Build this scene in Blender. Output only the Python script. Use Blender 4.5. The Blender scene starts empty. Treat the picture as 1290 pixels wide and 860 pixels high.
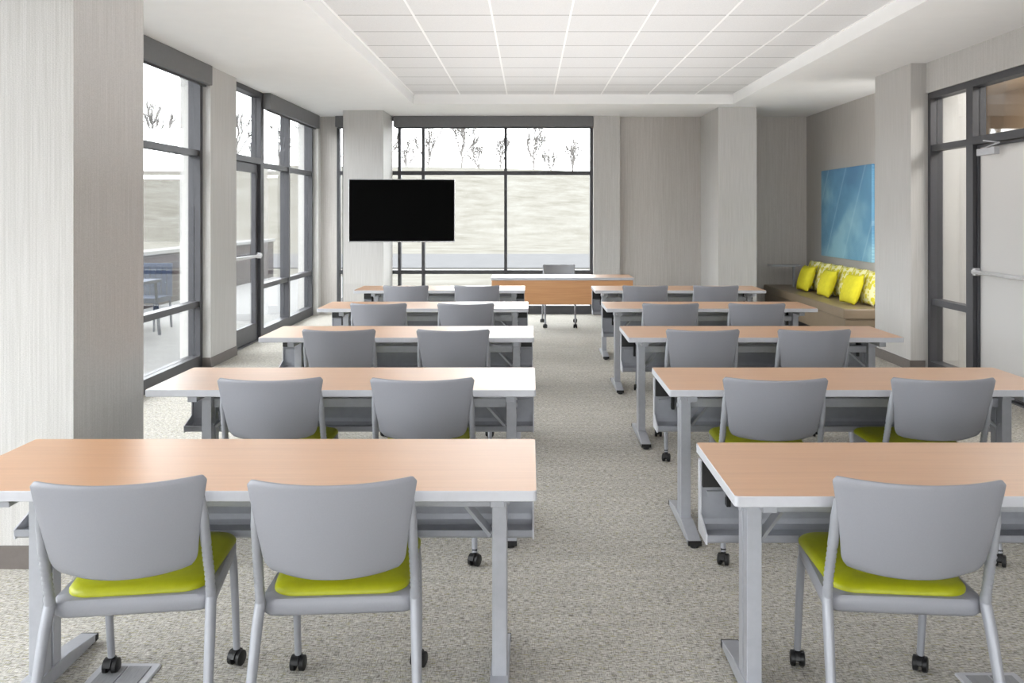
import bpy, bmesh, math, random
from mathutils import Vector, Matrix
random.seed(4)
scene = bpy.context.scene
COL = scene.collection

# ---------------------------------------------------------------- helpers
def lin(c):
    out = []
    for v in c:
        v /= 255.0
        out.append(v/12.92 if v <= 0.04045 else ((v+0.055)/1.055)**2.4)
    return tuple(out) + (1.0,)

def new_mat(name):
    m = bpy.data.materials.new(name); m.use_nodes = True
    nt = m.node_tree
    b = nt.nodes["Principled BSDF"]
    return m, nt, b

def tex_noise(nt, scale3, detail=3.0, rough=0.55, rot=None):
    tc = nt.nodes.new("ShaderNodeTexCoord")
    mp = nt.nodes.new("ShaderNodeMapping")
    mp.inputs["Scale"].default_value = scale3
    if rot: mp.inputs["Rotation"].default_value = rot
    nt.links.new(tc.outputs["Object"], mp.inputs["Vector"])
    n = nt.nodes.new("ShaderNodeTexNoise")
    n.inputs["Scale"].default_value = 1.0
    n.inputs["Detail"].default_value = detail
    n.inputs["Roughness"].default_value = rough
    nt.links.new(mp.outputs["Vector"], n.inputs["Vector"])
    return n

def ramp(nt, src, stops):
    r = nt.nodes.new("ShaderNodeValToRGB")
    e = r.color_ramp.elements
    while len(e) > 1: e.remove(e[0])
    e[0].position = stops[0][0]; e[0].color = stops[0][1]
    for p, c in stops[1:]:
        el = e.new(p); el.color = c
    nt.links.new(src, r.inputs["Fac"])
    return r

def bump(nt, b, src, strength, dist=0.01):
    bp = nt.nodes.new("ShaderNodeBump")
    bp.inputs["Strength"].default_value = strength
    bp.inputs["Distance"].default_value = dist
    nt.links.new(src, bp.inputs["Height"])
    nt.links.new(bp.outputs["Normal"], b.inputs["Normal"])

def mat_plain(name, c, rough=0.5, metal=0.0, var=0.06, scale=(30,30,30), bmp=0.0, spec=None):
    m, nt, b = new_mat(name)
    l = lin(c)
    n = tex_noise(nt, scale)
    a = tuple(x*(1-var) for x in l[:3])+(1,)
    d = tuple(min(1, x*(1+var)) for x in l[:3])+(1,)
    r = ramp(nt, n.outputs["Fac"], [(0.3, a), (0.7, d)])
    nt.links.new(r.outputs["Color"], b.inputs["Base Color"])
    b.inputs["Roughness"].default_value = rough
    b.inputs["Metallic"].default_value = metal
    if spec is not None: b.inputs["Specular IOR Level"].default_value = spec
    if bmp: bump(nt, b, n.outputs["Fac"], bmp, 0.002)
    return m

def mix_rgb(nt, fac, a, b_, mode="MIX"):
    m = nt.nodes.new("ShaderNodeMix"); m.data_type = 'RGBA'; m.blend_type = mode
    if isinstance(fac, (int, float)): m.inputs[0].default_value = fac
    else: nt.links.new(fac, m.inputs[0])
    for s, i in ((a, 6), (b_, 7)):
        if isinstance(s, tuple): m.inputs[i].default_value = s
        else: nt.links.new(s, m.inputs[i])
    return m.outputs[2]

def mat_wallpaper(name, dark, light):
    m, nt, b = new_mat(name)
    n1 = tex_noise(nt, (190, 190, 2.2), 2, 0.6)
    r1 = ramp(nt, n1.outputs["Fac"], [(0.30, lin(dark)), (0.70, lin(light))])
    n2 = tex_noise(nt, (150, 150, 330), 2, 0.5)
    r2 = ramp(nt, n2.outputs["Fac"], [(0.35, (0.84, 0.84, 0.84, 1)), (0.65, (1, 1, 1, 1))])
    c = mix_rgb(nt, 0.9, r1.outputs["Color"], r2.outputs["Color"], "MULTIPLY")
    nt.links.new(c, b.inputs["Base Color"])
    b.inputs["Roughness"].default_value = 0.62
    bump(nt, b, n2.outputs["Fac"], 0.4, 0.004)
    return m

def mat_carpet():
    m, nt, b = new_mat("carpet_weave")
    n1 = tex_noise(nt, (40, 250, 60), 2, 0.6)
    r1 = ramp(nt, n1.outputs["Fac"], [(0.30, lin((114, 110, 104))), (0.43, lin((172, 168, 161))),
                                      (0.53, lin((204, 201, 194))), (0.66, lin((226, 223, 217)))])
    n5 = tex_noise(nt, (250, 38, 60), 2, 0.6)
    r5 = ramp(nt, n5.outputs["Fac"], [(0.36, (0.56, 0.54, 0.53, 1)), (0.50, (1, 1, 1, 1))])
    c0 = mix_rgb(nt, 0.85, r1.outputs["Color"], r5.outputs["Color"], "MULTIPLY")
    n2 = tex_noise(nt, (34, 120, 40), 2, 0.6)
    r2 = ramp(nt, n2.outputs["Fac"], [(0.58, (0, 0, 0, 1)), (0.64, (0.6, 0.6, 0.6, 1))])
    c = mix_rgb(nt, r2.outputs["Color"], c0, lin((170, 165, 120)))
    n3 = tex_noise(nt, (3, 20, 9), 3, 0.6)
    r3 = ramp(nt, n3.outputs["Fac"], [(0.35, (0.86, 0.86, 0.86, 1)), (0.65, (1, 1, 1, 1))])
    c3 = mix_rgb(nt, 1.0, c, r3.outputs["Color"], "MULTIPLY")
    nt.links.new(c3, b.inputs["Base Color"])
    b.inputs["Roughness"].default_value = 0.95
    b.inputs["Specular IOR Level"].default_value = 0.1
    bump(nt, b, n5.outputs["Fac"], 0.4, 0.006)
    return m

def mat_wood(name="wood_laminate", rough=0.42, coat=1.0):
    m, nt, b = new_mat(name)
    n1 = tex_noise(nt, (2.2, 60, 60), 4, 0.55)
    r1 = ramp(nt, n1.outputs["Fac"], [(0.30, lin((192, 137, 88))), (0.5, lin((199, 145, 96))), (0.7, lin((205, 152, 103)))])
    nt.links.new(r1.outputs["Color"], b.inputs["Base Color"])
    b.inputs["Roughness"].default_value = rough
    b.inputs["Specular IOR Level"].default_value = 0.8
    b.inputs["Coat Weight"].default_value = coat
    b.inputs["Coat Roughness"].default_value = 0.38
    b.inputs["Coat IOR"].default_value = 1.9
    return m

def mat_glass():
    m = bpy.data.materials.new("window_glass"); m.use_nodes = True
    nt = m.node_tree; nt.nodes.clear()
    o = nt.nodes.new("ShaderNodeOutputMaterial")
    t = nt.nodes.new("ShaderNodeBsdfTransparent"); t.inputs[0].default_value = (0.97, 0.98, 0.98, 1)
    g = nt.nodes.new("ShaderNodeBsdfGlossy"); g.inputs["Roughness"].default_value = 0.02
    lw = nt.nodes.new("ShaderNodeLayerWeight"); lw.inputs[0].default_value = 0.12
    mu = nt.nodes.new("ShaderNodeMath"); mu.operation = 'MULTIPLY'; mu.inputs[1].default_value = 0.4
    nt.links.new(lw.outputs["Fresnel"], mu.inputs[0])
    mx = nt.nodes.new("ShaderNodeMixShader")
    nt.links.new(mu.outputs[0], mx.inputs[0])
    nt.links.new(t.outputs[0], mx.inputs[1]); nt.links.new(g.outputs[0], mx.inputs[2])
    nt.links.new(mx.outputs[0], o.inputs[0])
    return m

def mat_frosted():
    m = bpy.data.materials.new("frosted_glass"); m.use_nodes = True
    nt = m.node_tree; nt.nodes.clear()
    o = nt.nodes.new("ShaderNodeOutputMaterial")
    t = nt.nodes.new("ShaderNodeBsdfTransparent")
    d = nt.nodes.new("ShaderNodeBsdfDiffuse"); tr = nt.nodes.new("ShaderNodeBsdfTranslucent")
    n = tex_noise(nt, (200, 200, 200)); r = ramp(nt, n.outputs["Fac"], [(0.3, lin((206, 206, 206))), (0.7, lin((212, 212, 212)))])
    nt.links.new(r.outputs["Color"], d.inputs[0]); nt.links.new(r.outputs["Color"], tr.inputs[0])
    a = nt.nodes.new("ShaderNodeMixShader"); a.inputs[0].default_value = 0.3
    nt.links.new(d.outputs[0], a.inputs[1]); nt.links.new(tr.outputs[0], a.inputs[2])
    b = nt.nodes.new("ShaderNodeMixShader"); b.inputs[0].default_value = 0.85
    nt.links.new(t.outputs[0], b.inputs[1]); nt.links.new(a.outputs[0], b.inputs[2])
    nt.links.new(b.outputs[0], o.inputs[0])
    return m

# materials
M_WALL = mat_wallpaper("striated_wallpaper", (194, 192, 189), (211, 209, 207))
M_WALLD = mat_wallpaper("striated_wallpaper_dark", (190, 185, 180), (207, 203, 199))
M_CEIL = mat_plain("ceiling_paint", (243, 243, 243), 0.85, 0, 0.01, (5, 5, 5))
M_GRID = mat_plain("ceiling_grid_paint", (250, 250, 250), 0.6, 0, 0.003)
M_CARPET = mat_carpet()
M_BASE = mat_plain("baseboard_vinyl", (108, 101, 97), 0.6)
M_FRAME = mat_plain("dark_aluminium", (74, 74, 78), 0.45, 0.2, 0.05)
M_CASS = mat_plain("shade_cassette_grey", (112, 112, 114), 0.5, 0.1, 0.04)
M_GLASS = mat_glass()
M_FROST = mat_frosted()
M_WOOD = mat_wood()
M_EDGE = mat_plain("pale_edge_band", (192, 193, 199), 0.4, 0, 0.03)
M_STEEL = mat_plain("silver_painted_steel", (172, 174, 181), 0.42, 0.2, 0.04)
M_PLATE = mat_plain("brushed_plate", (150, 151, 155), 0.5, 0.2, 0.12, (400, 30, 30))
M_PANEL = mat_plain("grey_panel", (156, 158, 165), 0.45, 0.1, 0.04)
M_BLACK = mat_plain("black_plastic", (20, 20, 22), 0.45)
M_CHAIR = mat_plain("grey_chair_plastic", (141, 142, 149), 0.42, 0, 0.02, (250, 250, 250), 0.03)
M_CHFR = mat_plain("grey_chair_frame", (154, 156, 163), 0.4, 0.15, 0.03)
M_GREEN = mat_plain("chartreuse_vinyl", (160, 164, 8), 0.45, 0, 0.05, (40, 40, 40), 0.04)
M_TV = mat_plain("tv_screen", (2, 2, 2), 0.6, 0, 0.1, spec=0.05)
M_TAUPE = mat_plain("taupe_vinyl", (138, 122, 102), 0.35, 0, 0.04, (6, 6, 6))
M_YEL = mat_plain("yellow_green_fabric", (218, 208, 40), 0.8, 0, 0.06, (20, 20, 20))
M_CHROME = mat_plain("brushed_chrome", (205, 205, 208), 0.25, 0.9, 0.04)

def mat_dots():
    m, nt, b = new_mat("yellow_dotted_fabric")
    tc = nt.nodes.new("ShaderNodeTexCoord")
    v = nt.nodes.new("ShaderNodeTexVoronoi"); v.inputs["Scale"].default_value = 19
    nt.links.new(tc.outputs["Object"], v.inputs["Vector"])
    r = ramp(nt, v.outputs["Distance"], [(0.46, lin((210, 200, 48))), (0.56, lin((232, 228, 176)))])
    nt.links.new(r.outputs["Color"], b.inputs["Base Color"]); b.inputs["Roughness"].default_value = 0.85
    return m
M_DOTS = mat_dots()

def mat_tile():
    m, nt, b = new_mat("acoustic_ceiling_tile")
    tc = nt.nodes.new("ShaderNodeTexCoord"); sp = nt.nodes.new("ShaderNodeSeparateXYZ")
    nt.links.new(tc.outputs["Object"], sp.inputs[0])
    a = nt.nodes.new("ShaderNodeMath"); a.operation = 'DIVIDE'; a.inputs[1].default_value = 0.65
    nt.links.new(sp.outputs["Y"], a.inputs[0])
    f = nt.nodes.new("ShaderNodeMath"); f.operation = 'FRACT'; nt.links.new(a.outputs[0], f.inputs[0])
    g = nt.nodes.new("ShaderNodeMath"); g.operation = 'LESS_THAN'; g.inputs[1].default_value = 0.035
    nt.links.new(f.outputs[0], g.inputs[0])
    n = tex_noise(nt, (160, 160, 160), 2, 0.6)
    r = ramp(nt, n.outputs["Fac"], [(0.3, lin((216, 216, 217))), (0.6, lin((227, 227, 228)))])
    c = mix_rgb(nt, g.outputs[0], r.outputs["Color"], lin((166, 166, 166)))
    nt.links.new(c, b.inputs["Base Color"]); b.inputs["Roughness"].default_value = 0.9
    return m
M_TILE = mat_tile()

def mat_art():
    m, nt, b = new_mat("blue_abstract_print")
    tc0 = nt.nodes.new("ShaderNodeTexCoord"); sp = nt.nodes.new("ShaderNodeSeparateXYZ")
    nt.links.new(tc0.outputs["Object"], sp.inputs[0])
    n = tex_noise(nt, (1, 1.2, 1.6), 3, 0.55)
    s1 = nt.nodes.new("ShaderNodeMath"); s1.operation = 'MULTIPLY_ADD'; s1.inputs[1].default_value = -0.22; 
    nt.links.new(sp.outputs["Z"], s1.inputs[0]); nt.links.new(n.outputs["Fac"], s1.inputs[2])
    r = ramp(nt, s1.outputs[0], [(0.30, lin((46, 116, 170))), (0.48, lin((84, 156, 198))), (0.66, lin((150, 204, 224)))])
    cols = r.outputs["Color"]
    for rot, sc, th, am, cc in ((0.55, 30, 0.55, 0.40, (196, 230, 240)), (-0.8, 22, 0.75, 0.22, (40, 100, 150)), (1.0, 1.1, 0.992, 0.3, (190, 226, 238))):
        tc = nt.nodes.new("ShaderNodeTexCoord"); mp = nt.nodes.new("ShaderNodeMapping")
        mp.inputs["Rotation"].default_value = (rot, 0, 0)
        nt.links.new(tc.outputs["Object"], mp.inputs["Vector"])
        w = nt.nodes.new("ShaderNodeTexWave"); w.bands_direction = 'Z'; w.inputs["Scale"].default_value = sc*0.5
        w.inputs["Distortion"].default_value = 0.2
        nt.links.new(mp.outputs["Vector"], w.inputs["Vector"])
        rr = ramp(nt, w.outputs["Fac"], [(th-0.08 if th < 0.9 else th-0.01, (0, 0, 0, 1)), (min(1.0, th+0.05), (am, am, am, 1))])
        cols = mix_rgb(nt, rr.outputs["Color"], cols, lin(cc))
    nt.links.new(cols, b.inputs["Base Color"]); b.inputs["Roughness"].default_value = 0.5
    return m
M_ART = mat_art()

# ---------------------------------------------------------------- bmesh building
def add_box(bm, x0, x1, y0, y1, z0, z1, mi=0):
    vs = [bm.verts.new(p) for p in ((x0,y0,z0),(x1,y0,z0),(x1,y1,z0),(x0,y1,z0),(x0,y0,z1),(x1,y0,z1),(x1,y1,z1),(x0,y1,z1))]
    for f in ((3,2,1,0),(4,5,6,7),(0,1,5,4),(1,2,6,5),(2,3,7,6),(3,0,4,7)):
        fc = bm.faces.new([vs[i] for i in f]); fc.material_index = mi

def add_tube(bm, pts, rad, seg=10, up=(0,1,0), mi=0):
    pts = [Vector(p) for p in pts]
    rings = []
    n = len(pts)
    for i, p in enumerate(pts):
        t = (pts[min(i+1, n-1)]-pts[max(i-1, 0)]).normalized()
        u = Vector(up)
        if abs(t.dot(u)) > 0.95: u = Vector((1, 0, 0)) if abs(t.x) < 0.9 else Vector((0, 0, 1))
        s = t.cross(u).normalized(); v = s.cross(t).normalized()
        r = rad[i] if isinstance(rad, (list, tuple)) and isinstance(rad[0], (list, tuple)) else (
            (rad[i], rad[i]) if isinstance(rad, (list, tuple)) else (rad, rad))
        rings.append([bm.verts.new(p + s*(r[0]*math.cos(2*math.pi*k/seg)) + v*(r[1]*math.sin(2*math.pi*k/seg))) for k in range(seg)])
    for a, b in zip(rings, rings[1:]):
        for k in range(seg):
            f = bm.faces.new((a[k], a[(k+1)%seg], b[(k+1)%seg], b[k])); f.material_index = mi
    f = bm.faces.new(rings[0][::-1]); f.material_index = mi
    f = bm.faces.new(rings[-1]); f.material_index = mi

def add_beam(bm, p0, p1, w, h, up=(0,0,1)):
    p0, p1 = Vector(p0), Vector(p1)
    t = (p1-p0).normalized(); s = t.cross(Vector(up)).normalized(); v = s.cross(t)
    vs = []
    for p in (p0, p1):
        for a, b in ((-1,-1),(1,-1),(1,1),(-1,1)):
            vs.append(bm.verts.new(p + s*(a*w/2) + v*(b*h/2)))
    for f in ((3,2,1,0),(4,5,6,7),(0,1,5,4),(1,2,6,5),(2,3,7,6),(3,0,4,7)):
        bm.faces.new([vs[i] for i in f])

def rr_outline(w, d, r, seg=6, w2=None):
    if w2 is None: w2 = w
    pts = []
    for cx, cy, a0 in ((w2/2-r, d/2-r, 0), (-(w2/2-r), d/2-r, 90), (-(w/2-r), -(d/2-r), 180), (w/2-r, -(d/2-r), 270)):
        for k in range(seg+1):
            a = math.radians(a0+90*k/seg)
            pts.append((cx+r*math.cos(a), cy+r*math.sin(a)))
    return pts

def add_layers(bm, layers, mi_fn=None):
    rings = [[bm.verts.new((x, y, z)) for x, y in o] for o, z in layers]
    n = len(rings[0])
    for li, (a, b) in enumerate(zip(rings, rings[1:])):
        for k in range(n):
            f = bm.faces.new((a[k], a[(k+1)%n], b[(k+1)%n], b[k]))
            if mi_fn: f.material_index = mi_fn(li)
    f = bm.faces.new(rings[0][::-1])
    if mi_fn: f.material_index = mi_fn(0)
    f = bm.faces.new(rings[-1])
    if mi_fn: f.material_index = mi_fn(len(layers)-1)

def make(name, bm, mats, parent=None, smooth=False, bevel=0.0, angle=40, label=None, **props):
    bmesh.ops.recalc_face_normals(bm, faces=bm.faces)
    me = bpy.data.meshes.new(name); bm.to_mesh(me); bm.free()
    if not isinstance(mats, (list, tuple)): mats = [mats]
    for m in mats: me.materials.append(m)
    if smooth:
        for p in me.polygons: p.use_smooth = True
        me.set_sharp_from_angle(angle=math.radians(angle))
    ob = bpy.data.objects.new(name, me); COL.objects.link(ob)
    if parent is not None: ob.parent = parent
    if bevel:
        md = ob.modifiers.new("bevel", 'BEVEL'); md.width = bevel; md.segments = 2; md.limit_method = 'ANGLE'
    if label: ob["label"] = label
    for k, v in props.items(): ob[k] = v
    return ob

def box_obj(name, boxes, mat, **kw):
    bm = bmesh.new()
    for b in boxes: add_box(bm, *b)
    return make(name, bm, mat, **kw)

def root(name, loc, label, category, rot=0.0, group=None):
    e = bpy.data.objects.new(name, None); e.empty_display_size = 0.1
    COL.objects.link(e); e.location = loc; e.rotation_euler = (0, 0, rot)
    e["label"] = label; e["category"] = category
    if group: e["group"] = group
    return e

def dup(src, loc, rot, label=None, group=None):
    def rec(o, par):
        c = o.copy(); COL.objects.link(c)
        if par is not None: c.parent = par
        for ch in list(o.children): rec(ch, c)
        return c
    n = rec(src, None)
    n.location = loc; n.rotation_euler = (0, 0, rot)
    if label: n["label"] = label
    if group: n["group"] = group
    return n

ST = dict(kind="structure")
SOF = 3.06; TRAY = 3.19; YB = 13.55

# ---------------------------------------------------------------- room shell
box_obj("floor", [(-3.5, 4.45, -4.0, 13.75, -0.1, 0.0)], M_CARPET, label="beige and grey woven carpet floor with olive flecks", **ST)

bm = bmesh.new()
TX0, TX1, TY0, TY1 = -1.59, 2.79, -2.0, 11.96
add_box(bm, -3.6, TX0, -4.0, 13.75, SOF, 3.4, 0)
add_box(bm, TX1, 4.5, -4.0, 13.75, SOF, 3.4, 0)
add_box(bm, TX0, TX1, TY1, 13.75, SOF, 3.4, 0)
add_box(bm, TX0, TX1, -4.0, TY0, SOF, 3.4, 0)
add_box(bm, TX0, TX1, TY0, TY1, TRAY, 3.4, 1)
make("ceiling", bm, [M_CEIL, M_TILE], label="white ceiling with recessed acoustic tile tray", **ST)
bm = bmesh.new()
for i in range(6):
    x = -0.95 + i*0.643
    add_box(bm, x-0.009, x+0.009, TY0, TY1, TRAY-0.004, TRAY)
for x0, x1, y0, y1 in ((TX0, TX0+0.02, TY0, TY1), (TX1-0.02, TX1, TY0, TY1), (TX0, TX1, TY1-0.02, TY1)):
    add_box(bm, x0, x1, y0, y1, TRAY-0.006, TRAY)
make("trim_1", bm, M_GRID, label="white ceiling tile grid bars", **ST)

WX = -3.38
box_obj("wall_left", [(-3.55, -3.24, 8.87, 9.65, 0, SOF), (-3.55, -3.24, 13.40, 13.75, 0, SOF),
                      (-3.55, -3.24, -4.0, -1.6, 0, SOF)], M_WALL, label="striated grey wallpapered wall piers", **ST)
box_obj("wall_pillar_near_window", [(-3.55, -2.016, 3.86, 4.56, 0, SOF)], M_WALL, label="wide grey wallpapered pillar", **ST)
box_obj("wall_back", [(-3.24, -2.99, YB, 13.75, 0, SOF), (0.985, 4.5, YB, 13.75, 0, SOF)], M_WALLD, label="grey wallpapered end wall", **ST)
box_obj("wall_pilaster_back", [(0.985, 1.39, YB-0.12, YB, 0, SOF)], M_WALL, label="pale wallpapered pilaster", **ST)
box_obj("wall_column_television", [(-2.71, -2.125, 12.70, YB, 0, SOF)], M_WALL, label="wallpapered column behind the television", **ST)
box_obj("wall_column_back", [(2.66, 3.20, 12.30, YB, 0, SOF)], M_WALL, label="wallpapered column at the end wall", **ST)
box_obj("wall_right", [(3.95, 4.15, -4.0, 5.9, 0, SOF), (3.95, 4.15, 5.9, 8.7, 2.76, SOF), (3.80, 4.5, 8.7, 9.6, 0, SOF)],
        M_WALL, label="grey wallpapered wall with pier", **ST)
box_obj("wall_alcove", [(4.30, 4.5, 9.6, YB, 0, SOF)], M_WALLD, label="grey wallpapered alcove wall", **ST)
box_obj("wall_rear", [(-3.55, 4.15, -4.2, -4.0, 0, 0.6), (-3.55, 4.15, -4.2, -4.0, 2.6, SOF),
                      (-3.55, -1.6, -4.2, -4.0, 0.6, 2.6), (2.4, 4.15, -4.2, -4.0, 0.6, 2.6)], M_WALL, label="grey wallpapered wall", **ST)
bb = 0.1
box_obj("baseboard_left", [(-3.24, -3.228, 8.87, 9.65, 0, bb), (-3.38, -3.228, 8.858, 8.87, 0, bb),
                           (-3.3, -2.004, 3.848, 3.86, 0, bb), (-2.016, -2.004, 3.86, 4.572, 0, bb)], M_BASE, label="dark grey vinyl baseboard", **ST)
box_obj("baseboard_back", [(0.985, 2.66, YB-0.132, YB-0.12, 0, bb), (2.648, 3.212, 12.288, 12.30, 0, bb), (2.648, 2.66, 12.3, 13.4, 0, bb),
                           (-2.722, -2.113, 12.688, 12.70, 0, bb), (-2.125, -2.113, 12.7, 13.4, 0, bb),
                           (3.212, 3.6, YB-0.012, YB, 0, bb)], M_BASE, label="dark grey vinyl baseboard", **ST)
box_obj("baseboard_right", [(3.788, 3.80, 8.69, 9.6, 0, bb), (3.80, 3.94, 8.688, 8.70, 0, bb), (3.938, 3.95, -4, 5.9, 0, bb)],
        M_BASE, label="dark grey vinyl baseboard", **ST)

# ---------------------------------------------------------------- windows
def window(name, axis, plane, a0, a1, z0, z1, mull, rails, lab, fw=0.065, dep=0.12, base=0.13):
    bm = bmesh.new()
    def bx(a, b, c, d, e=dep):
        if axis == 'x': add_box(bm, plane-e/2, plane+e/2, a, b, c, d)
        else: add_box(bm, a, b, plane-e/2, plane+e/2, c, d)
    bx(a0, a1, z0, z0+base); bx(a0, a1, z1-0.06, z1)
    ms = [a0+fw/2] + list(mull) + [a1-fw/2]
    for m in ms: bx(m-fw/2, m+fw/2, z0+base, z1-0.06)
    for r in rails:
        for p, q in zip(ms, ms[1:]): bx(p+fw/2, q-fw/2, r-0.03, r+0.03, dep*0.8)
    o = make(name, bm, M_FRAME, label=lab, **ST)
    bm = bmesh.new()
    zs = [z0+base] + [v for r in rails for v in (r-0.03, r+0.03)] + [z1-0.06]
    for p, q in zip(ms, ms[1:]):
        for k in range(0, len(zs), 2):
            if axis == 'x': add_box(bm, plane-0.004, plane+0.004, p+fw/2, q-fw/2, zs[k], zs[k+1])
            else: add_box(bm, p+fw/2, q-fw/2, plane-0.004, plane+0.004, zs[k], zs[k+1])
    make("glass", bm, M_GLASS, parent=o)
    return o
wl = "dark aluminium framed floor-to-ceiling window"
window("window_1", 'x', WX, 4.56, 8.87, 0, SOF, [5.95, 7.35], [0.65, 2.17], wl)
window("window_2", 'x', WX, -1.6, 3.86, 0, SOF, [-0.2, 1.2, 2.6], [0.65, 2.17], wl)
window("window_3", 'x', WX, 10.85, 13.40, 0, SOF, [12.08], [0.65, 2.17], wl)
window("window_4", 'y', YB+0.06, -2.99, 0.985, 0, SOF, [-2.88, -2.02, -1.65, -0.37], [0.65, 2.19], wl, fw=0.045)
window("fill_window_5", 'y', -4.1, -1.6, 2.4, 0.6, 2.6, [0.4], [], wl, base=0.06)  # unseen opening behind the camera, added to let in fill light

def glazed_door(name, plane, y0, y1, side, lab, top=2.17, ztop=SOF, closer=False):
    bm = bmesh.new()
    d = 0.06
    add_box(bm, plane-d, plane+d, y0, y0+0.06, 0, ztop)
    add_box(bm, plane-d, plane+d, y1-0.06, y1, 0, ztop)
    add_box(bm, plane-d, plane+d, y0+0.06, y1-0.06, top, top+0.07)
    add_box(bm, plane-d, plane+d, y0+0.06, y1-0.06, ztop-0.06, ztop)
    add_box(bm, plane-d, plane+d, y0+0.06, y1-0.06, 0, 0.015)
    o = make(name, bm, M_FRAME, label=lab, **ST)
    bm = bmesh.new()
    a, b = y0+0.07, y1-0.07
    sw = 0.09 if not closer else 0.02
    lo, hi = (0.22, top-0.11) if not closer else (0.12, top-0.03)
    add_box(bm, plane-0.025, plane+0.025, a, a+sw, 0.02, top-0.01)
    add_box(bm, plane-0.025, plane+0.025, b-sw, b, 0.02, top-0.01)
    add_box(bm, plane-0.025, plane+0.025, a+sw, b-sw, 0.02, lo)
    add_box(bm, plane-0.025, plane+0.025, a+sw, b-sw, hi, top-0.01)
    leaf = make("door_leaf", bm, M_FRAME, parent=o)
    bm = bmesh.new(); add_box(bm, plane-0.005, plane+0.005, a+sw, b-sw, lo, hi)
    make("glass", bm, M_FROST if closer else M_GLASS, parent=leaf)
    bm = bmesh.new(); add_box(bm, plane-0.005, plane+0.005, y0+0.06, y1-0.06, top+0.07, ztop-0.06)
    make("transom_glass", bm, M_GLASS, parent=o)
    bm = bmesh.new()
    px = plane + side*0.075
    hz = 0.018
    add_box(bm, px-0.012, px+0.012, a+0.02, b-0.01, 1.045-hz, 1.045+hz)
    for yy in (a+0.04, b-0.03):
        add_box(bm, min(plane+side*0.025, px), max(plane+side*0.025, px), yy-0.022, yy+0.022, 1.01, 1.08)
    make("push_bar", bm, M_CHROME, parent=leaf, bevel=0.004, label="chrome push bar")
    if closer:
        bm = bmesh.new()
        px = plane + side*0.05
        add_box(bm, min(px, px+side*0.045), max(px, px+side*0.045), b-0.42, b-0.12, top-0.11, top-0.05)
        add_beam(bm, (px+side*0.02, b-0.2, top-0.05), (px+side*0.05, b-0.5, top-0.02), 0.02, 0.012)
        add_beam(bm, (px+side*0.05, b-0.5, top-0.02), (px+side*0.02, b-0.2, top+0.02), 0.02, 0.012)
        make("door_closer", bm, M_EDGE, parent=leaf, bevel=0.003, label="silver door closer")
    return o
glazed_door("door_1", WX, 9.65, 10.85, 1, "dark framed glazed exterior door with push bar")
glazed_door("door_2", 4.03, 6.72, 7.88, -1, "dark framed frosted interior door with push bar", top=2.18, ztop=2.76, closer=True)
window("window_6", 'x', 4.03, 7.88, 8.70, 0, 2.76, [], [0.69, 2.21], "dark framed sidelight beside interior door", fw=0.06, base=0.1)
window("window_7", 'x', 4.03, 5.9, 6.72, 0, 2.76, [], [0.69, 2.21], "dark framed sidelight beside interior door", fw=0.06, base=0.1)

def cassette(b, lab="grey roller shade cassette above window"):
    o = box_obj("roller_shade_cassette", [b], M_CASS, bevel=0.006, label=lab, category="window shade", group="roller shade cassettes")
    bm = bmesh.new()
    x0, x1, y0, y1, z0, z1 = b
    if (y1-y0) > (x1-x0): add_box(bm, x0+0.03, x1-0.05, y0+0.03, y1-0.03, z0-0.018, z0)
    else: add_box(bm, x0+0.03, x1-0.03, y0+0.04, y1-0.03, z0-0.018, z0)
    make("hem_bar", bm, M_FRAME, parent=o)
cassette((-3.315, -3.215, 4.60, 8.86, 2.86, SOF-0.002))
cassette((-3.315, -3.215, 10.86, 13.39, 2.86, SOF-0.002))
cassette((-2.09, 0.98, YB-0.14, YB-0.005, 2.89, SOF-0.002))
cassette((-2.985, -2.72, YB-0.14, YB-0.005, 2.89, SOF-0.002))

# ---------------------------------------------------------------- hallway beyond right door
def mat_hall():
    m, nt, b = new_mat("hallway_paint")
    tc = nt.nodes.new("ShaderNodeTexCoord"); sp = nt.nodes.new("ShaderNodeSeparateXYZ")
    nt.links.new(tc.outputs["Object"], sp.inputs[0])
    g = nt.nodes.new("ShaderNodeMath"); g.operation = 'GREATER_THAN'; g.inputs[1].default_value = 2.42
    nt.links.new(sp.outputs["Z"], g.inputs[0])
    c = mix_rgb(nt, g.outputs[0], lin((222, 222, 222)), lin((230, 206, 178)))
    nt.links.new(c, b.inputs["Base Color"]); b.inputs["Roughness"].default_value = 0.7
    return m
M_HALL = mat_hall()
box_obj("wall_hallway", [(5.9, 6.0, 4.0, 13.0, 0, 3.2), (4.5, 5.9, 12.9, 13.0, 0, 3.2), (4.15, 5.9, 4.0, 4.1, 0, 3.2)], M_HALL, label="pale hallway wall", **ST)
box_obj("floor_hallway", [(4.45, 6.0, 4.0, 13.0, -0.1, 0)], M_CARPET, label="hallway carpet", **ST)
box_obj("ceiling_hallway", [(4.5, 6.0, 4.0, 13.0, 3.06, 3.2)], M_HALL, label="warm hallway ceiling", **ST)

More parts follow.
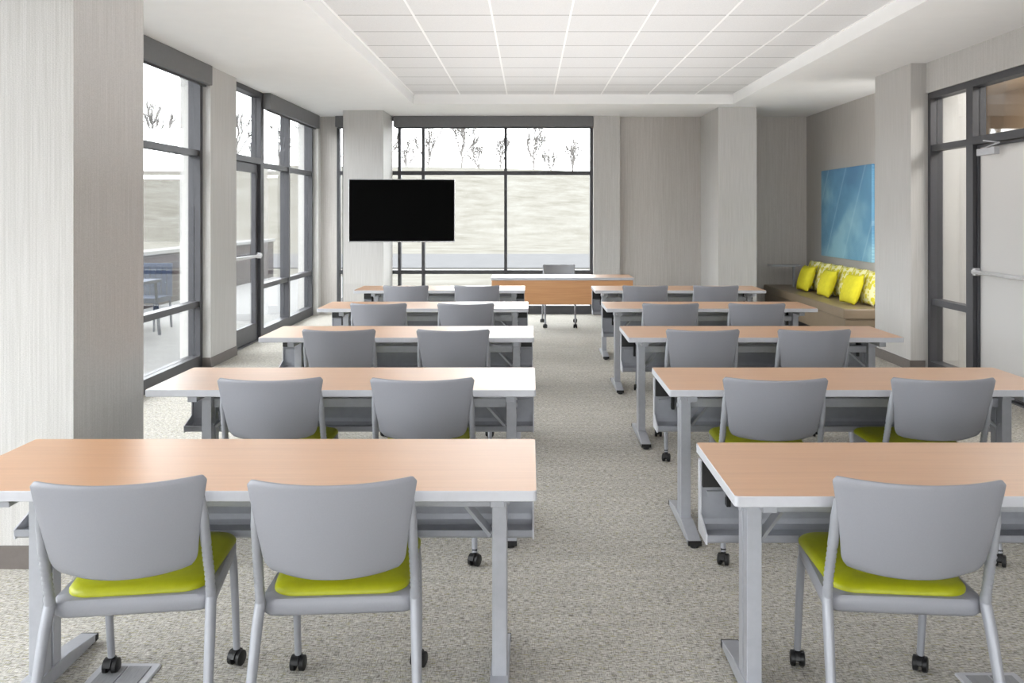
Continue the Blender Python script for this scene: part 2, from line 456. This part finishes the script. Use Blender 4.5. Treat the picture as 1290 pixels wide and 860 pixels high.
# ---------------------------------------------------------------- chair
def caster_bm():
    bm = bmesh.new()
    add_tube(bm, [(-0.025, 0, 0.026), (-0.022, 0, 0.026), (-0.009, 0, 0.026), (-0.006, 0, 0.026), (-0.006, 0, 0.026001),
                  (0.006, 0, 0.026), (0.0061, 0, 0.026), (0.009, 0, 0.026), (0.022, 0, 0.026), (0.025, 0, 0.026)],
             [0.020, 0.026, 0.026, 0.022, 0.012, 0.012, 0.022, 0.026, 0.026, 0.020], 16, up=(0, 0, 1))
    n = 10
    v0, v1 = [], []
    for k in range(n+1):
        a = math.radians(-10 + 180*k/n)
        v0.append(bm.verts.new((-0.008, 0.031*math.cos(a), 0.026+0.031*math.sin(a))))
        v1.append(bm.verts.new((0.008, 0.031*math.cos(a), 0.026+0.031*math.sin(a))))
    for k in range(n): bm.faces.new((v0[k], v0[k+1], v1[k+1], v1[k]))
    bm.faces.new(v0[::-1]); bm.faces.new(v1)
    add_tube(bm, [(0, 0, 0.05), (0, 0, 0.075)], 0.012, 10)
    return bm

CHLAB = "grey plastic-backed chair with chartreuse seat on casters"
def build_chair(loc, rot, label, group):
    r = root("chair", loc, label, "chair", rot, group)
    bm = bmesh.new()
    NU, NV = 20, 22
    zb, zt = 0.546, 0.832
    grid = []
    for j in range(NV+1):
        v = j/NV
        hh = zt-zb; z = v*hh
        base = 0.193 + 0.042*(v**1.2)
        rb, rt = 0.050, 0.014
        if z < rb: base -= rb*0.95*(1-math.sqrt(max(0, 1-((rb-z)/rb)**2)))
        if hh-z < rt: base -= rt*(1-math.sqrt(max(0, 1-((rt-(hh-z))/rt)**2)))
        row = []
        for i in range(NU+1):
            u = -1+2*i/NU
            x = base*u
            yy = -0.262 - 0.062*v + 0.055*(u*u) - 0.012*math.sin(v*math.pi)
            row.append(bm.verts.new((x, yy, zb+z + 0.004*(1-v)*(u*u) - 0.006*v*(1-u*u))))
        grid.append(row)
    for j in range(NV):
        for i in range(NU):
            bm.faces.new((grid[j][i], grid[j][i+1], grid[j+1][i+1], grid[j+1][i]))
    b = make("backrest", bm, M_CHAIR, parent=r, smooth=True, angle=60)
    md = b.modifiers.new("solid", 'SOLIDIFY'); md.thickness = 0.014; md.offset = 0
    md = b.modifiers.new("bv", 'BEVEL'); md.width = 0.004; md.segments = 2; md.limit_method = 'ANGLE'
    for s in (-1, 1):
        bm = bmesh.new()
        pts, rad = [], []
        key = [(0.222, -0.165, 0.44), (0.222, -0.185, 0.52), (0.220, -0.212, 0.60), (0.217, -0.235, 0.68), (0.218, -0.258, 0.765)]
        n = 40
        for k in range(n+1):
            t = k/n*(len(key)-1); i = min(int(t), len(key)-2); f = t-i
            p = [key[i][q]*(1-f)+key[i+1][q]*f for q in range(3)]
            ribbed = 0.47 < p[2] < 0.62
            rr = 0.0165 - (0.0035 if (ribbed and k % 2) else 0)
            if p[2] > 0.70: rr *= 1 - 0.5*(p[2]-0.70)/0.065
            pts.append((s*p[0], p[1], p[2])); rad.append((rr*0.9, rr*1.15))
        add_tube(bm, pts, rad, 12)
        make("back_upright", bm, M_CHFR, parent=r, smooth=True, angle=50, label="grey ribbed back upright")
    bm = bmesh.new()
    L = []
    for ins, z in ((0.03, 0.396), (0.008, 0.400), (0.0, 0.410), (0.0, 0.44), (0.006, 0.45), (0.03, 0.452)):
        o = rr_outline(0.455-2*ins, 0.46-2*ins, 0.045, 6, 0.43-2*ins)
        L.append(([(x, y+0.065) for x, y in o], z))
    add_layers(bm, L)
    make("seat_pan", bm, M_CHAIR, parent=r, smooth=True, angle=50)
    bm = bmesh.new()
    L = []
    for ins, z in ((0.012, 0.446), (0.0, 0.452), (0.0, 0.460), (0.006, 0.468), (0.02, 0.474), (0.06, 0.476), (0.12, 0.473)):
        o = rr_outline(0.40-2*ins, 0.455-2*ins, 0.075, 8, 0.435-2*ins)
        L.append(([(x, y+0.08) for x, y in o], z))
    add_layers(bm, L)
    make("seat", bm, M_GREEN, parent=r, smooth=True, angle=60, label="chartreuse vinyl seat cushion")
    cb = None
    for k, (s, fr) in enumerate(((-1, -1), (1, -1), (-1, 1), (1, 1))):
        bm = bmesh.new()
        if fr < 0:
            pts = [(s*0.222, -0.165, 0.45), (s*0.226, -0.195, 0.38), (s*0.232, -0.25, 0.22), (s*0.236, -0.305, 0.058)]
            cl = (s*0.236, -0.305, 0)
            rad = [(0.016, 0.019), (0.016, 0.020), (0.014, 0.018), (0.0125, 0.015)]
        else:
            pts = [(s*0.203, 0.235, 0.42), (s*0.205, 0.255, 0.38), (s*0.206, 0.285, 0.22), (s*0.206, 0.31, 0.058)]
            cl = (s*0.206, 0.31, 0)
            rad = [(0.014, 0.016), (0.014, 0.018), (0.013, 0.016), (0.012, 0.014)]
        add_tube(bm, pts, rad, 12)
        lg = make("leg", bm, M_CHFR, parent=r, smooth=True, angle=50)
        if cb is None:
            c = make("caster", caster_bm(), M_BLACK, parent=lg, smooth=True, angle=40, label="black twin-wheel caster"); cb = c
        else:
            c = cb.copy(); COL.objects.link(c); c.parent = lg
        c.location = cl; c.rotation_euler = (0, 0, random.uniform(-0.6, 0.6))
    return r

rows_chairs = [
    (2.385, [(-1.135, 8), (-0.545, 4)], [(1.08, -5)]),
    (3.87, [(-1.16, 3), (-0.48, 1)], [(1.10, -3), (1.855, -1)]),
    (5.50, [(-1.21, 1), (-0.485, 0)], [(1.10, -1), (1.81, 0)]),
    (7.10, [(-1.236, 0), (-0.52, 1)], [(1.155, 0), (1.86, -1)]),
    (8.85, [(-1.26, 0), (-0.535, 0)], [(1.18, 0), (1.90, 0)]),
]
first = None
for ri, (yt, le, ri_) in enumerate(rows_chairs):
    for side, lst in ((0, le), (1, ri_)):
        for x, a in lst:
            ar = math.radians(a)
            cx = x - 0.32*math.sin(ar)*1.0; cy = yt + 0.32*math.cos(ar)
            lab = CHLAB + (", at a window-side table" if side == 0 else ", at a door-side table")
            if first is None:
                first = build_chair((cx, cy, 0), ar, lab, "classroom chairs")
            else:
                dup(first, (cx, cy, 0), ar, lab, "classroom chairs")
dup(first, (0.42, 12.22, 0), math.pi, "grey stacking chair behind the presenter table", "classroom chairs")

# ---------------------------------------------------------------- tables
def build_table(loc, rot, label, group, presenter=False):
    r = root("training_table", loc, label, "table", rot, group)
    W, D = 1.83, 0.60
    bm = bmesh.new()
    L = []
    for ins, z in ((0.002, 0.710), (0.0, 0.712), (0.0, 0.739), (0.0015, 0.742)):
        L.append((rr_outline(W-2*ins, D-2*ins, 0.012, 4), z))
    add_layers(bm, L, lambda li: 1 if li < 3 else 0)
    make("tabletop", bm, [M_WOOD, M_EDGE], parent=r, label="orange-brown wood laminate top with pale edge band")
    for s in (-1, 1):
        x = s*(W/2-(0.12 if s > 0 else 0.20)) if group == "window side" else s*(W/2-0.12)
        bm = bmesh.new()
        add_box(bm, x-0.024, x+0.024, -0.055, -0.006, 0.05, 0.66)
        add_box(bm, x-0.018, x+0.018, -0.006, 0.006, 0.05, 0.65)
        add_box(bm, x-0.024, x+0.024, 0.006, 0.055, 0.05, 0.66)
        prof = [(-0.29, 0.012), (-0.29, 0.035), (-0.10, 0.062), (0.10, 0.062), (0.29, 0.035), (0.29, 0.012)]
        a = [bm.verts.new((x-0.03, y, z)) for y, z in prof]; b = [bm.verts.new((x+0.03, y, z)) for y, z in prof]
        bm.faces.new(a); bm.faces.new(b[::-1])
        for k in range(len(prof)): bm.faces.new((a[k], b[k], b[(k+1)%6], a[(k+1)%6]))
        add_box(bm, x-0.022, x+0.022, -0.24, 0.24, 0.672, 0.710)
        add_box(bm, x-0.03, x+0.03, -0.07, 0.07, 0.645, 0.675)
        for q in (-0.03, 0.03):
            add_tube(bm, [(x-s*0.022, q-0.0, 0.52), (x-s*0.030, q, 0.52)], 0.006, 8, up=(0, 0, 1))
        add_tube(bm, [(x+s*0.020, 0.03, 0.60), (x+s*0.03, 0.03, 0.60)], 0.012, 12, up=(0, 0, 1))
        leg = make("leg", bm, M_STEEL, parent=r, bevel=0.003)
        for yy in (-0.275, 0.275):
            bm = bmesh.new()
            add_tube(bm, [(x, yy, 0.0), (x, yy, 0.012), (x, yy, 0.016)], [0.02, 0.02, 0.014], 12)
            add_box(bm, x-0.0315, x+0.0315, min(yy, yy*1.075), max(yy, yy*1.075), 0.012, 0.034)
            make("foot_glide", bm, M_BLACK, parent=leg, label="black foot glide")
        bm = bmesh.new()
        add_beam(bm, (x-s*0.024, 0.0, 0.50), (x-s*0.20, 0.10, 0.67), 0.03, 0.014)
        add_beam(bm, (x-s*0.20, 0.10, 0.655), (x-s*0.20, 0.10, 0.710), 0.04, 0.04, up=(0, 1, 0))
        make("folding_brace", bm, M_STEEL, parent=r, bevel=0.002)
    bm = bmesh.new()
    xl_ = -(W/2-(0.224 if group == "window side" else 0.144))
    add_box(bm, xl_, W/2-0.144, -0.022, 0.022, 0.60, 0.645)
    make("crossbar", bm, M_STEEL, parent=r, bevel=0.004)
    r["group"] = "classroom tables"
    bm = bmesh.new()
    hw = W/2-0.012
    if presenter:
        add_box(bm, -hw, hw, 0.262, 0.287, 0.40, 0.705)
        make("modesty_panel", bm, M_WOODP, parent=r, bevel=0.002, label="wood laminate modesty panel")
    else:
        zo = 0.07
        prof = [(0.285, 0.685), (0.285, 0.40+zo), (0.275, 0.375+zo), (0.25, 0.362+zo), (0.16, 0.362+zo), (0.145, 0.372+zo), (0.14, 0.395+zo),
                (0.150, 0.395+zo), (0.158, 0.378+zo), (0.245, 0.378+zo), (0.262, 0.392+zo), (0.267, 0.41+zo), (0.267, 0.685)]
        a = [bm.verts.new((-hw, y, z)) for y, z in prof]; b = [bm.verts.new((hw, y, z)) for y, z in prof]
        for k in range(len(prof)): bm.faces.new((a[k], b[k], b[(k+1)%len(prof)], a[(k+1)%len(prof)]))
        bm.faces.new(a[::-1]); bm.faces.new(b)
        add_box(bm, -hw+0.02, hw-0.02, 0.255, 0.268, 0.56, 0.58)
        pn = make("modesty_panel", bm, M_PANEL, parent=r, label="grey metal modesty panel with cable tray")
        for s in (-1, 1):
            bm = bmesh.new()
            add_box(bm, min(s*hw, s*(hw-0.10)), max(s*hw, s*(hw-0.10)), 0.235, 0.266, 0.600, 0.70)
            add_box(bm, min(s*(hw-0.085), s*(hw-0.10)), max(s*(hw-0.085), s*(hw-0.10)), 0.235, 0.266, 0.53, 0.665)
            make("bracket", bm, M_BLACK, parent=pn, bevel=0.002, label="black hinge bracket")
            bm = bmesh.new()
            prof2 = [(0.288, 0.69), (0.288, 0.43), (0.15, 0.43), (0.15, 0.465), (0.255, 0.50), (0.255, 0.69)]
            x0 = s*hw; x1 = s*(hw+0.006)
            a = [bm.verts.new((x0, y, z)) for y, z in prof2]; b = [bm.verts.new((x1, y, z)) for y, z in prof2]
            for k in range(6): bm.faces.new((a[k], b[k], b[(k+1)%6], a[(k+1)%6]))
            bm.faces.new(a[::-1]); bm.faces.new(b)
            make("end_cap", bm, M_EDGE, parent=pn, label="silver panel end cap")
    return r
M_WOODP = mat_wood("wood_laminate_panel", 0.5, 0.0)
TL = "orange-brown laminate training table with silver T-legs"
rows_t = [(3.20, 0.022, 3.15, 0.60), (4.68, 0.03, 4.68, 0.655), (6.39, 0.03, 6.39, 0.657), (8.15, -0.01, 8.15, 0.667), (9.92, -0.05, 9.92, 0.70)]
tl_ = tr_ = None
for yl, xr, yr, xl in rows_t:
    p = (xr-0.915, yl-0.30, 0)
    if tl_ is None: tl_ = build_table(p, 0, TL+", on the window side", "window side")
    else: dup(tl_, p, 0, TL+", on the window side", "classroom tables")
    p = (xl+0.915, yr-0.30, 0)
    if tr_ is None: tr_ = build_table(p, 0, TL+", on the door side", "door side")
    else: dup(tr_, p, 0, TL+", on the door side", "classroom tables")
build_table((0.42, 11.45, 0), math.pi, "presenter training table with wood laminate front panel", "classroom tables", True)

# ---------------------------------------------------------------- television
tv = root("television", (-1.80, 12.32, 1.60), "black flat-screen television on a column-mounted swing arm", "television", math.radians(2.5))
bm = bmesh.new()
add_box(bm, -0.745, 0.745, 0.0, 0.035, -0.445, 0.445)
add_box(bm, -0.45, 0.45, 0.035, 0.07, -0.33, 0.30)
make("housing", bm, M_CHROME, parent=tv, bevel=0.004, label="thin silver-edged housing")
bm = bmesh.new(); add_box(bm, -0.737, 0.737, -0.006, 0.001, -0.430, 0.437)
make("screen", bm, M_TV, parent=tv, label="black screen")
bm = bmesh.new()
add_box(bm, -0.2, 0.2, 0.07, 0.09, -0.2, 0.2)
add_beam(bm, (0, 0.08, 0), (-0.30, 0.24, 0), 0.05, 0.05)
add_beam(bm, (-0.29, 0.23, 0), (-0.52, 0.37, 0), 0.05, 0.05)
add_box(bm, -0.64, -0.44, 0.355, 0.385, -0.15, 0.15)
make("wall_mount", bm, M_BLACK, parent=tv, bevel=0.003, label="black swing arm mount")

# ---------------------------------------------------------------- bench
be = root("bench", (0, 0, 0), "taupe vinyl built-in banquette bench along the alcove wall", "bench")
box_obj("base", [(3.70, 4.29, 10.15, 13.53, 0.0, 0.10)], M_BLACK, parent=be)
box_obj("body", [(3.65, 4.29, 10.10, 13.53, 0.10, 0.34)], M_TAUPE, parent=be, bevel=0.01)
bm = bmesh.new(); add_box(bm, 3.63, 4.29, 10.08, 13.53, 0.338, 0.46)
make("seat", bm, M_TAUPE, parent=be, bevel=0.015)
bm = bmesh.new()
a = [(4.16, 0.46), (4.29, 0.46), (4.29, 0.70), (4.22, 0.70)]
p = [bm.verts.new((x, 10.10, z)) for x, z in a]; q = [bm.verts.new((x, 12.95, z)) for x, z in a]
bm.faces.new(p); bm.faces.new(q[::-1])
for k in range(4): bm.faces.new((p[k], q[k], q[(k+1)%4], p[(k+1)%4]))
make("backrest", bm, M_TAUPE, parent=be, bevel=0.02)
bm = bmesh.new()
o = rr_outline(0.46, 0.30, 0.06, 6)
add_layers(bm, [([(x+3.83, y+13.12) for x, y in o], 0.772), ([(x+3.83, y+13.12) for x, y in o], 0.788)])
tt = make("tablet_top", bm, M_STEEL, parent=be, bevel=0.003, label="small grey tablet tabletop")
bm = bmesh.new(); add_tube(bm, [(3.98, 13.15, 0.46), (3.98, 13.15, 0.773)], 0.020, 12)
make("post", bm, M_STEEL, parent=tt, smooth=True)

def pillow(loc, rotz, lean, size, mat, label, group, th=0.075, hs=1.0):
    bm = bmesh.new()
    N = 14; S = size/2
    def sh(u, v):
        return (1-abs(u)**3.0)**0.5*(1-abs(v)**3.0)**0.5
    sides = []
    for sg in (-1, 1):
        g = []
        for j in range(N+1):
            row = []
            for i in range(N+1):
                u, v = -1+2*i/N, -1+2*j/N
                k = 1 - 0.05*(1-v*v)*abs(u)**2; kk = 1 - 0.05*(1-u*u)*abs(v)**2
                edge = i in (0, N) or j in (0, N)
                y = 0 if edge else sg*th*sh(u, v)
                if sg == 1 and edge: row.append(sides[0][j][i])
                else: row.append(bm.verts.new((u*S*k, y, (v*S*kk + S)*hs)))
            g.append(row)
        sides.append(g)
        for j in range(N):
            for i in range(N):
                bm.faces.new((g[j][i], g[j][i+1], g[j+1][i+1], g[j+1][i]))
    o = make("throw_pillow", bm, mat, smooth=True, angle=80, label=label, category="pillow", group=group)
    o.location = loc
    o.rotation_euler = (lean, 0, rotz)
    return o
for i, y in enumerate((10.48, 10.91, 11.34, 11.77, 12.20, 12.63)):
    pillow((4.05, y, 0.466), math.radians(-90), math.radians(-12), 0.42, M_DOTS, "yellow and cream dotted throw pillow on the bench", "bench pillows", 0.06)
for i, (y, rz) in enumerate(((10.66, -88), (11.54, -91), (12.42, -89))):
    pillow((3.875, y, 0.466), math.radians(rz), math.radians(-18), 0.46, M_YEL, "solid yellow-green throw pillow on the bench", "bench pillows", 0.07, 0.8)

ar = root("wall_art", (4.28, 11.81, 1.565), "blue abstract canvas print hung on the alcove wall", "artwork")
bm = bmesh.new(); add_box(bm, -0.02, 0.018, -0.94, 0.94, -0.615, 0.615)
make("canvas", bm, M_ART, parent=ar, bevel=0.003)

for x, y in ((-1.38, 2.93), (1.55, 2.87)):
    fb = root("floor_outlet_box", (x, y, 0), "square silver floor outlet box set in the carpet", "floor outlet", group="floor outlets")
    bm = bmesh.new(); L = [(rr_outline(0.21, 0.21, 0.01, 3), 0.0), (rr_outline(0.21, 0.21, 0.01, 3), 0.004), (rr_outline(0.202, 0.202, 0.01, 3), 0.007)]
    add_layers(bm, L); make("plate", bm, M_EDGE, parent=fb)
    for s in (-1, 1):
        bm = bmesh.new()
        add_box(bm, min(s*0.003, s*0.078), max(s*0.003, s*0.078), -0.078, 0.078, 0.007, 0.010)
        make("lid", bm, M_PLATE, parent=fb, bevel=0.001)

# ---------------------------------------------------------------- exterior
def mat_grass():
    m, nt, b = new_mat("dry_grass")
    n = tex_noise(nt, (0.45, 0.6, 0.9), 8, 0.75)
    r = ramp(nt, n.outputs["Fac"], [(0.32, lin((84, 82, 76))), (0.5, lin((95, 93, 88))), (0.66, lin((102, 101, 97)))])
    nt.links.new(r.outputs["Color"], b.inputs["Base Color"]); b.inputs["Roughness"].default_value = 1
    b.inputs["Specular IOR Level"].default_value = 0.0
    return m
M_GRASS = mat_grass()
M_ROAD = mat_plain("asphalt", (86, 86, 87), 0.9, 0, 0.05, (2, 2, 2), spec=0.0)
M_CONC = mat_plain("concrete", (120, 120, 120), 0.9, 0, 0.06, (3, 3, 3), spec=0.0)
M_BARK = mat_plain("bark", (116, 113, 111), 0.9, 0, 0.1, spec=0.0)
def mat_brick():
    m, nt, b = new_mat("grey_brown_brick")
    tc = nt.nodes.new("ShaderNodeTexCoord"); mp = nt.nodes.new("ShaderNodeMapping")
    mp.inputs["Rotation"].default_value = (math.radians(90), 0, math.radians(90))
    nt.links.new(tc.outputs["Object"], mp.inputs["Vector"])
    k = nt.nodes.new("ShaderNodeTexBrick"); k.inputs["Scale"].default_value = 4
    k.inputs["Color1"].default_value = lin((68, 62, 61)); k.inputs["Color2"].default_value = lin((60, 57, 58)); k.inputs["Mortar"].default_value = lin((80, 77, 76))
    nt.links.new(mp.outputs["Vector"], k.inputs["Vector"])
    nt.links.new(k.outputs["Color"], b.inputs["Base Color"]); b.inputs["Roughness"].default_value = 0.9
    b.inputs["Specular IOR Level"].default_value = 0.0
    return m
M_BRICK = mat_brick()

def sstep(t): t = max(0, min(1, t)); return t*t*(3-2*t)
bm = bmesh.new()
radii = [0, 6, 12, 20, 28, 34, 40, 46, 52, 58, 64, 70, 76, 84, 92, 105, 130]
NA = 72
def gz(r, a): return -0.16 + 6.2*sstep((r-44)/42)*(1+0.18*math.sin(a*3+1)+0.06*math.sin(a*9))
rings = []
for r in radii:
    if r == 0: rings.append([bm.verts.new((0, 0, -0.16))]); continue
    rings.append([bm.verts.new((r*math.cos(2*math.pi*k/NA), r*math.sin(2*math.pi*k/NA), gz(r, 2*math.pi*k/NA))) for k in range(NA)])
for k in range(NA): bm.faces.new((rings[0][0], rings[1][k], rings[1][(k+1)%NA]))
for a, b in zip(rings[1:], rings[2:]):
    for k in range(NA): bm.faces.new((a[k], b[k], b[(k+1)%NA], a[(k+1)%NA]))
make("ground", bm, M_GRASS, smooth=True, angle=80, label="dry winter lawn rising to a low hill", **ST)
box_obj("road", [(-24, 24, 27, 36, -0.158, -0.12)], M_ROAD, label="grey asphalt road", **ST)
box_obj("floor_patio", [(-6.9, -3.56, 2.0, 22.0, -0.158, -0.04)], M_CONC, label="pale concrete patio", **ST)
pw = root("patio_wall", (0, 0, 0), "low grey-brown brick patio wall with stone cap", "garden wall")
box_obj("brickwork", [(-6.75, -6.45, 11.5, 22.0, -0.04, 0.85), (-6.82, -6.38, 11.0, 11.5, -0.04, 1.05)], M_BRICK, parent=pw)
box_obj("cap", [(-6.8, -6.4, 11.5, 22.0, 0.85, 0.92), (-6.88, -6.32, 10.95, 11.55, 1.05, 1.12)], M_CONC, parent=pw, bevel=0.01)
M_NAVY = mat_plain("dark_patio_metal", (46, 56, 76), 0.7, 0.0, spec=0.2)
pt = root("patio_table", (-5.3, 10.9, -0.04), "dark blue metal patio table", "table")
bm = bmesh.new(); o = rr_outline(0.9, 1.3, 0.04, 3); add_layers(bm, [(o, 0.70), (o, 0.74)]); make("tabletop", bm, M_NAVY, parent=pt)
for sx in (-1, 1):
    for sy in (-1, 1):
        bm = bmesh.new(); add_tube(bm, [(sx*0.38, sy*0.58, 0.70), (sx*0.42, sy*0.62, 0.0)], 0.022, 8); make("leg", bm, M_NAVY, parent=pt, smooth=True)
pc = root("patio_chair", (-4.7, 9.6, -0.04), "dark blue slatted metal patio chair", "chair", math.radians(15), "patio chairs")
bm = bmesh.new(); add_box(bm, -0.24, 0.24, -0.22, 0.24, 0.38, 0.45); make("seat", bm, M_NAVY, parent=pc, bevel=0.005)
bm = bmesh.new()
for k in range(6): add_box(bm, -0.24+k*0.082, -0.17+k*0.082, -0.25, -0.23, 0.43, 0.86)
add_box(bm, -0.24, 0.24, -0.26, -0.22, 0.85, 0.90); make("backrest", bm, M_NAVY, parent=pc)
for sx in (-1, 1):
    for sy in (-1, 1):
        bm = bmesh.new(); add_tube(bm, [(sx*0.22, sy*0.21, 0.43), (sx*0.23, sy*0.24, 0.0)], 0.015, 8); make("leg", bm, M_NAVY, parent=pc, smooth=True)
dup(pc, (-5.3, 12.1, -0.04), math.radians(175))
dup(pc, (-6.1, 10.2, -0.04), math.radians(-80))

def tree_obj(seed):
    rnd = random.Random(seed)
    bm = bmesh.new()
    def br(p, d, L, r, dep):
        q = p + d*L*0.5 + Vector((rnd.uniform(-1, 1), rnd.uniform(-1, 1), 0))*L*0.05
        e = p + d*L
        add_tube(bm, [p, q, e], [r, r*0.8, r*0.6], 3 if dep < 4 else 6)
        if dep == 0: return
        for k in range(3 if dep < 5 else 5):
            a = rnd.uniform(0, 6.28); sp = rnd.uniform(0.3, 0.7)
            s = d.orthogonal().normalized(); s.rotate(Matrix.Rotation(a, 3, d))
            nd = (d*math.cos(sp)+s*math.sin(sp)+Vector((0, 0, 0.3))).normalized()
            br(p + d*L*rnd.uniform(0.4, 1.0), nd, L*rnd.uniform(0.6, 0.8), r*0.7, dep-1)
    br(Vector((0, 0, 0)), Vector((0, 0, 1)), 0.26, 0.015, 5)
    return make("bare_tree", bm, M_BARK, label="leafless winter tree on the hillside", category="tree", group="hillside trees")
base_trees = [tree_obj(s) for s in (1, 2, 3)]
spots = []
for row, (rr, off) in enumerate(((84, 0.0), (97, 0.045), (110, 0.02))):
    for k in range(9):
        spots.append((-0.57 + k*0.082 + off, rr, random.uniform(7.0, 9.0)))
for k, (az, rr, h) in enumerate(spots):
    src = base_trees[k % 3]
    o = src if k < 3 else src.copy()
    if k >= 3: COL.objects.link(o)
    x, y = rr*math.sin(az), rr*math.cos(az)
    o.location = (x, y, gz(rr, math.atan2(y, x))-0.3); o.scale = (h, h, h); o.rotation_euler = (0, 0, random.uniform(0, 6.28))

# ---------------------------------------------------------------- light
w = bpy.data.worlds.new("overcast"); scene.world = w; w.use_nodes = True
bg = w.node_tree.nodes["Background"]
bg.inputs[0].default_value = (0.965, 0.984, 1.0, 1); bg.inputs[1].default_value = 8.6

def area(name, loc, rot, sx, sy, power, col=(1, 1, 1)):
    l = bpy.data.lights.new(name, 'AREA'); l.shape = 'RECTANGLE'; l.size = sx; l.size_y = sy; l.energy = power; l.color = col
    o = bpy.data.objects.new(name, l); COL.objects.link(o); o.location = loc; o.rotation_euler = rot
    return o
area("ceiling_fill", (0.55, 6.6, 1.70), (math.radians(180), 0, 0), 3.6, 9.0, 100, (0.99, 0.995, 1))  # added fill facing up, invisible from below; brightens the ceiling, not a fixture
area("rear_fill", (0.4, -1.2, 1.0), (math.radians(180-35), 0, 0), 4.0, 1.2, 65, (1, 1, 1))  # added fill behind the camera, bounced off the ceiling
area("hallway_lamp", (5.0, 7.5, 3.0), (0, 0, 0), 0.8, 3.0, 120, (1, 0.98, 0.95))
area("alcove_fill", (4.02, 9.63, 1.6), (math.radians(90), 0, 0), 0.35, 2.0, 14, (1, 0.99, 0.97))  # added fill tucked behind the pier to lift the dark alcove

# ---------------------------------------------------------------- camera
cd = bpy.data.cameras.new("camera"); cam = bpy.data.objects.new("camera", cd); COL.objects.link(cam)
cam.location = (0, 0, 1.57); cam.rotation_euler = (math.radians(90), 0, 0)
cd.sensor_width = 36.0; cd.sensor_fit = 'HORIZONTAL'; cd.lens = 1100/1290*36
cd.shift_x = -22/1290; cd.shift_y = -162/1290
cd.clip_start = 0.05; cd.clip_end = 500
scene.camera = cam
try:
    scene.view_settings.view_transform = 'Standard'
except Exception: pass
